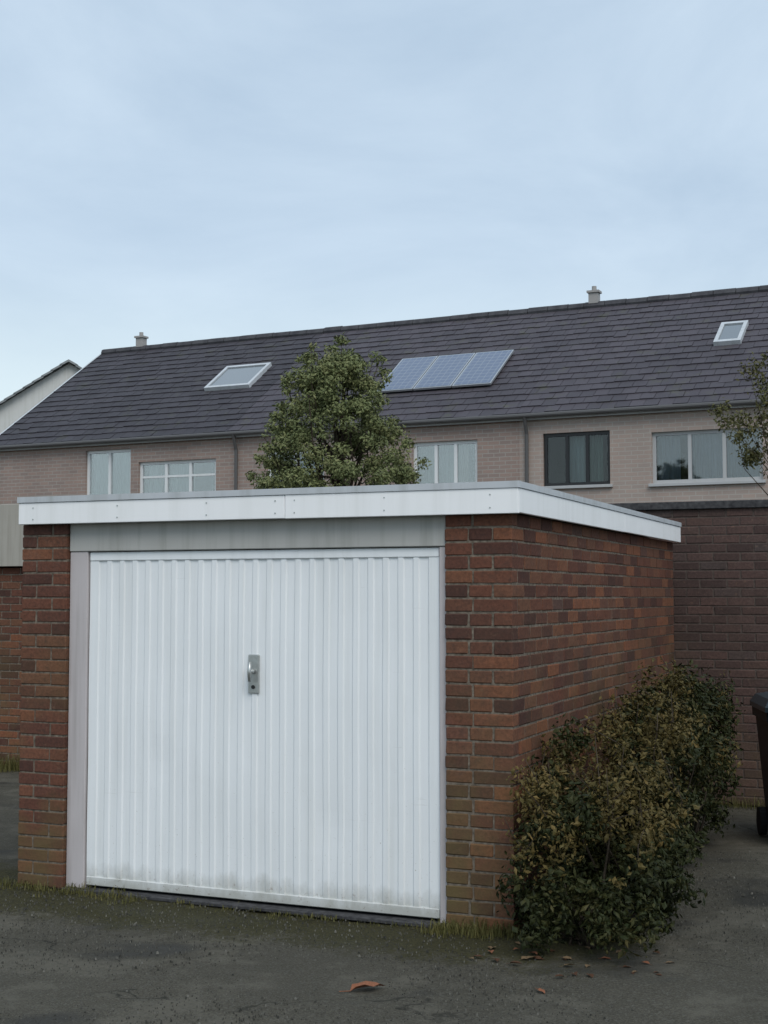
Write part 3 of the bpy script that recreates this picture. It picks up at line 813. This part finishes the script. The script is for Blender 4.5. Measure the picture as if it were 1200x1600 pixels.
# bush along the side wall
bu = empty('garden_bush', (1.05, 7.15, 0))
tag(bu, 'dark olive bush growing against the brick side wall of the garage', 'bush')
cs, rs, br = [], [], []
wdir = Vector((math.sin(th), math.cos(th), 0)); wout = Vector((math.cos(th), -math.sin(th), 0))
def bush_h(t_): return 0.96 + 0.21 * max(t_, -.3) if t_ < 1.75 else 1.33 - .2 * (t_ - 1.75)
for k in range(430):
    t_ = random.uniform(-0.38, 3.1); hgt = bush_h(t_) * (1 - max(0, -t_ - .05) * .9)
    q = random.random() ** .8; z = .10 + q * (hgt - .16)
    wid = 0.44 * (1 - max(0, q - .55) ** 2 * 2.6)
    wid *= 1 - .40 * min(1, max(0, t_ - .2) / .9)
    off = 0.42 - .10 * min(1, max(0, t_ - .2)) + random.uniform(-1, 1) * wid + (q * .16 if t_ > .7 else 0) - (.08 if t_ < .1 else 0)
    p = Vector((0.67, 7.2, 0)) + wdir * t_ + wout * max(.07, off)
    p -= Vector((1.05, 7.15, 0)); p.z = z
    cs.append(tuple(p)); rs.append(random.choice((.05, .07, .09, .11, .14, .16)))
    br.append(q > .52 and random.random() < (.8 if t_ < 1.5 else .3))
for k in range(95):                                  # skirt close to the ground
    t_ = random.uniform(-.42, 1.5); p = Vector((0.67, 7.2, 0)) + wdir * t_ + wout * random.uniform(.06, .78 - .2 * max(0, t_)) - Vector((1.05, 7.15, 0))
    cs.append((p.x, p.y, random.uniform(.05, .3))); rs.append(random.uniform(.06, .12)); br.append(False)
ca = [c for c, f_ in zip(cs, br) if not f_]; ra = [r for r, f_ in zip(rs, br) if not f_]
cb = [c for c, f_ in zip(cs, br) if f_]; rb_ = [r for r, f_ in zip(rs, br) if f_]
P, N_ = clump_points(ca, ra, 9500, 0.1, 0.85)
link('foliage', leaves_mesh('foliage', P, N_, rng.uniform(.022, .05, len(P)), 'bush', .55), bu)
P, N_ = clump_points(cb, rb_, 6500, 0.1, 0.9)
shoots = []
for k in range(95):
    c0 = random.choice(cb)
    tip = np.array(c0) + np.array([random.gauss(0, .08), random.gauss(0, .08), random.uniform(.05, .26)]); shoots.append((c0, tuple(tip)))
    pp = np.linspace(c0, tip, 9) + rng.normal(0, .01, (9, 3)); P = np.concatenate([P, pp]); N_ = np.concatenate([N_, rng.normal(0, 1, (9, 3))])
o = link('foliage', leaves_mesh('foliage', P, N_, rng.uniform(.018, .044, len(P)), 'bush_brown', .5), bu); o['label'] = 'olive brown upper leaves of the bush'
mb = MB()
for t_ in (-.1, .25, .6, 1.0, 1.4, 1.8, 2.3, 2.8):
    p = Vector((0.67, 7.2, 0)) + wdir * t_ + wout * .42 - Vector((1.05, 7.15, 0))
    near_c = sorted(cs, key=lambda c: (Vector(c) - p).xy.length)[:60]
    limbs(mb, (p.x, p.y, -.03), random.sample(near_c, 9), .012, .04)
for a_, b_ in shoots: mb.tube([a_, tuple((Vector(a_) + Vector(b_)) / 2 + Vector((random.gauss(0, .01), random.gauss(0, .01), 0))), b_], [.0035, .0028, .0014], 5)
mb.build('stems', 'bark', bu, smooth=True)

# weeds in the joints at wall feet: nobody could count the blades
def to_w(x, y, o=(0.67, 7.2)):
    c_, s_ = math.cos(-R(22.7)), math.sin(-R(22.7)); return (o[0] + c_ * x - s_ * y, o[1] + s_ * x + c_ * y)
V, F = [], []
def blade(x, y, h, w, z=-.004):
    a = random.uniform(0, 6.283); l = random.uniform(.1, .7) * h; dx, dy = math.cos(a), math.sin(a)
    b_ = len(V)
    V.extend([(x - dy*w, y + dx*w, z), (x + dy*w, y - dx*w, z), (x + dx*l*.35 + dy*w*.7, y + dy*l*.35 - dx*w*.7, z + h*.65), (x + dx*l*.35 - dy*w*.7, y + dy*l*.35 + dx*w*.7, z + h*.65), (x + dx*l, y + dy*l, z + h*random.uniform(.7, 1))])
    F.extend([(b_, b_+1, b_+2, b_+3), (b_+3, b_+2, b_+4)])
def tuft(x, y, n_, h, spread):
    for _ in range(n_): blade(x + random.gauss(0, spread), y + random.gauss(0, spread), h * random.uniform(.35, 1.1), random.uniform(.0012, .003))
for k in range(130):                     # foot of the front
    lx = random.uniform(-3.2, 0.05)
    lf = random.random()
    dens = 1.0 if lx < -2.2 or lx > -.45 else .45
    if random.random() > dens: continue
    ly = -abs(random.gauss(.03, .07)); x, y = to_w(lx, ly)
    tuft(x, y, random.randint(8, 26), random.uniform(.02, .075) if dens == 1 else random.uniform(.012, .035), .025)
for k in range(40):
    x, y = to_w(random.uniform(-.42, .12), -abs(random.gauss(.04, .06))); tuft(x, y, 20, random.uniform(.04, .11), .03)
for k in range(70):
    x, y = to_w(random.uniform(.0, .14), random.uniform(-.1, 4.2)); tuft(x, y, 14, random.uniform(.03, .11), .03)
for k in range(120):                     # foot of the garage further back
    x, y = to_w(random.uniform(-2.6, .1), -abs(random.gauss(.05, .12)), (-2.85, 13.6)); tuft(x, y, 26, random.uniform(.08, .22), .06)
for k in range(70):
    x, y = to_w(random.uniform(-.5, 2.2), -abs(random.gauss(.05, .07)), (2.56, 11.7)); tuft(x, y, 22, random.uniform(.05, .16), .05)
me = bpy.data.meshes.new('weeds'); me.from_pydata(V, [], F); me.materials.append(M['grass'])
tag(link('weeds', me), 'low green weeds and grass growing along the wall feet', 'weeds', kind='stuff')

# loose grit on the tarmac
V, F = [], []
for k in range(22000):
    x = random.uniform(-2.3, 2.7); y = 5.0 + 4.5 * random.random() ** 1.5
    lx = (x - .67) * math.cos(R(22.7)) - (y - 7.2) * math.sin(R(22.7)); ly = (x - .67) * math.sin(R(22.7)) + (y - 7.2) * math.cos(R(22.7))
    if ly > -.02 and -3.15 < lx < .02: continue
    r = random.uniform(.0015, .0045) * (2.1 if random.random() < .06 else 1)
    b_ = len(V); a = random.uniform(0, 6.28)
    V += [(x + r * math.cos(a + q * 1.571) * random.uniform(.7, 1.2), y + r * math.sin(a + q * 1.571) * random.uniform(.7, 1.2), -.006) for q in range(4)]
    zt = r * random.uniform(.35, .8)
    V += [(x + r * .5 * math.cos(a + q * 1.571), y + r * .5 * math.sin(a + q * 1.571), zt) for q in range(4)]
    F += [(b_+4, b_+5, b_+6, b_+7)] + [(b_+q, b_+(q+1) % 4, b_+4+(q+1) % 4, b_+4+q) for q in range(4)]
me = bpy.data.meshes.new('grit'); me.from_pydata(V, [], F); me.materials.append(M['stone'])
tag(link('grit', me), 'loose grit scattered over the tarmac', 'grit', kind='stuff')

# ------------------------------------------------------------------ wheeled bin at the right edge
wb = empty('wheeled_bin', (2.965, 9.85, 0), R(-6))
tag(wb, 'dark navy wheeled bin cut off by the right edge', 'bin')
mb = MB()
def ring(z, hx, hy, r=.05):
    return [(sx * (hx - (r if k else 0)), sy * (hy - (0 if k else r)), z) for sx, sy, ks in ((1, -1, (1, 0)), (1, 1, (0, 1)), (-1, 1, (1, 0)), (-1, -1, (0, 1))) for k in ks]
lv = [(.05, .20, .24), (.10, .215, .26), (.80, .265, .335), (.86, .27, .345), (.865, .29, .365), (.93, .292, .368)]
rings = []
for z, hx, hy in lv: rings.append(len(mb.v)); mb.v += ring(z, hx, hy)
for a_, b_ in zip(rings, rings[1:]):
    for k in range(8): mb.f.append((a_ + k, a_ + (k+1) % 8, b_ + (k+1) % 8, b_ + k))
mb.f.append(tuple(reversed(range(rings[0], rings[0] + 8)))); mb.f.append(tuple(range(rings[-1], rings[-1] + 8)))
mb.build('body', 'bin', wb)
mb = MB(); rings = []
for z, hx, hy in ((.932, .305, .38), (.965, .305, .38), (1.02, .27, .34), (1.04, .2, .26)): rings.append(len(mb.v)); mb.v += ring(z, hx, hy)
for a_, b_ in zip(rings, rings[1:]):
    for k in range(8): mb.f.append((a_ + k, a_ + (k+1) % 8, b_ + (k+1) % 8, b_ + k))
mb.f.append(tuple(reversed(range(rings[0], rings[0] + 8)))); mb.f.append(tuple(range(rings[-1], rings[-1] + 8)))
mb.build('lid', 'bin_lid', wb)
MB().tube([(-.24, .43, .96), (.24, .43, .96)], .016, 10).box(-.25, -.22, .36, .44, .93, .975).box(.22, .25, .36, .44, .93, .975).build('handle', 'bin', wb)
for sx in (-1, 1):
    MB().tube([(sx * .215, .27, .10), (sx * .265, .27, .10)], .10, 20).build('wheel', 'rubber', wb)
MB().tube([(-.2, .27, .10), (.2, .27, .10)], .012, 8).build('axle', 'galv', wb)

# ------------------------------------------------------------------ fallen leaves
def leaf_mesh(mat, seed):
    r_ = random.Random(seed); mb = MB(); L_ = 1.0
    out = [(0, 0), (.12, .16), (.32, .30), (.55, .27), (.78, .16), (1, 0)]
    sp = [(x, 0, .06 * math.sin(x * 3) + r_.uniform(0, .03)) for x, _ in out]
    up = [(x, w * r_.uniform(.85, 1.15), .10 + .25 * w * r_.uniform(.3, 1.4)) for x, w in out[1:-1]]
    dn = [(x, -w * r_.uniform(.85, 1.15), .10 + .25 * w * r_.uniform(.3, 1.4)) for x, w in out[1:-1]]
    mb.v = sp + up + dn
    for i in range(5):
        for o_ in (6, 10):
            a_ = [i, i + 1]
            if i == 0: f_ = (0, 1, o_)
            elif i == 4: f_ = (4, 5, o_ + 3)
            else: f_ = (i, i + 1, o_ + i, o_ + i - 1)
            mb.f.append(f_ if o_ == 6 else tuple(reversed(f_)))
    mb.tube([(-.28, .02, .04), (0, 0, .02)], .012, 5)
    return mb.mesh('fallen_leaf', mat)
LM = {m_: [leaf_mesh(m_, 10 * i_ + k) for k in range(3)] for i_, m_ in enumerate(('leaf_red', 'leaf_brown', 'leaf_tan'))}
def fallen(x, y, size, mat, label, group=None, rz=None):
    o = link('fallen_leaf', random.choice(LM[mat])); o.location = (x, y, .004); o.scale = (size, size, size)
    o.rotation_euler = (random.gauss(0, .07), random.gauss(0, .07), random.uniform(0, 6.28) if rz is None else rz)
    return tag(o, label, 'leaf', group)
fallen(-0.15, 6.15, .17, 'leaf_red', 'large reddish brown fallen leaf alone on the tarmac before the door', None, .35)
for k in range(34):
    t_ = random.gauss(-.38, .16); w = random.uniform(-.05, .95)
    p = Vector((0.67, 7.2, 0)) + wdir * t_ + wout * w
    m_ = random.choice(['leaf_brown', 'leaf_brown', 'leaf_red', 'leaf_tan'])
    word = {'leaf_brown': 'dark brown', 'leaf_red': 'rusty red', 'leaf_tan': 'pale tan'}[m_]
    fallen(p.x, p.y, random.uniform(.03, .065), m_, 'small %s fallen leaf on the ground at the foot of the bush' % word, word + ' fallen leaves at the foot of the bush')
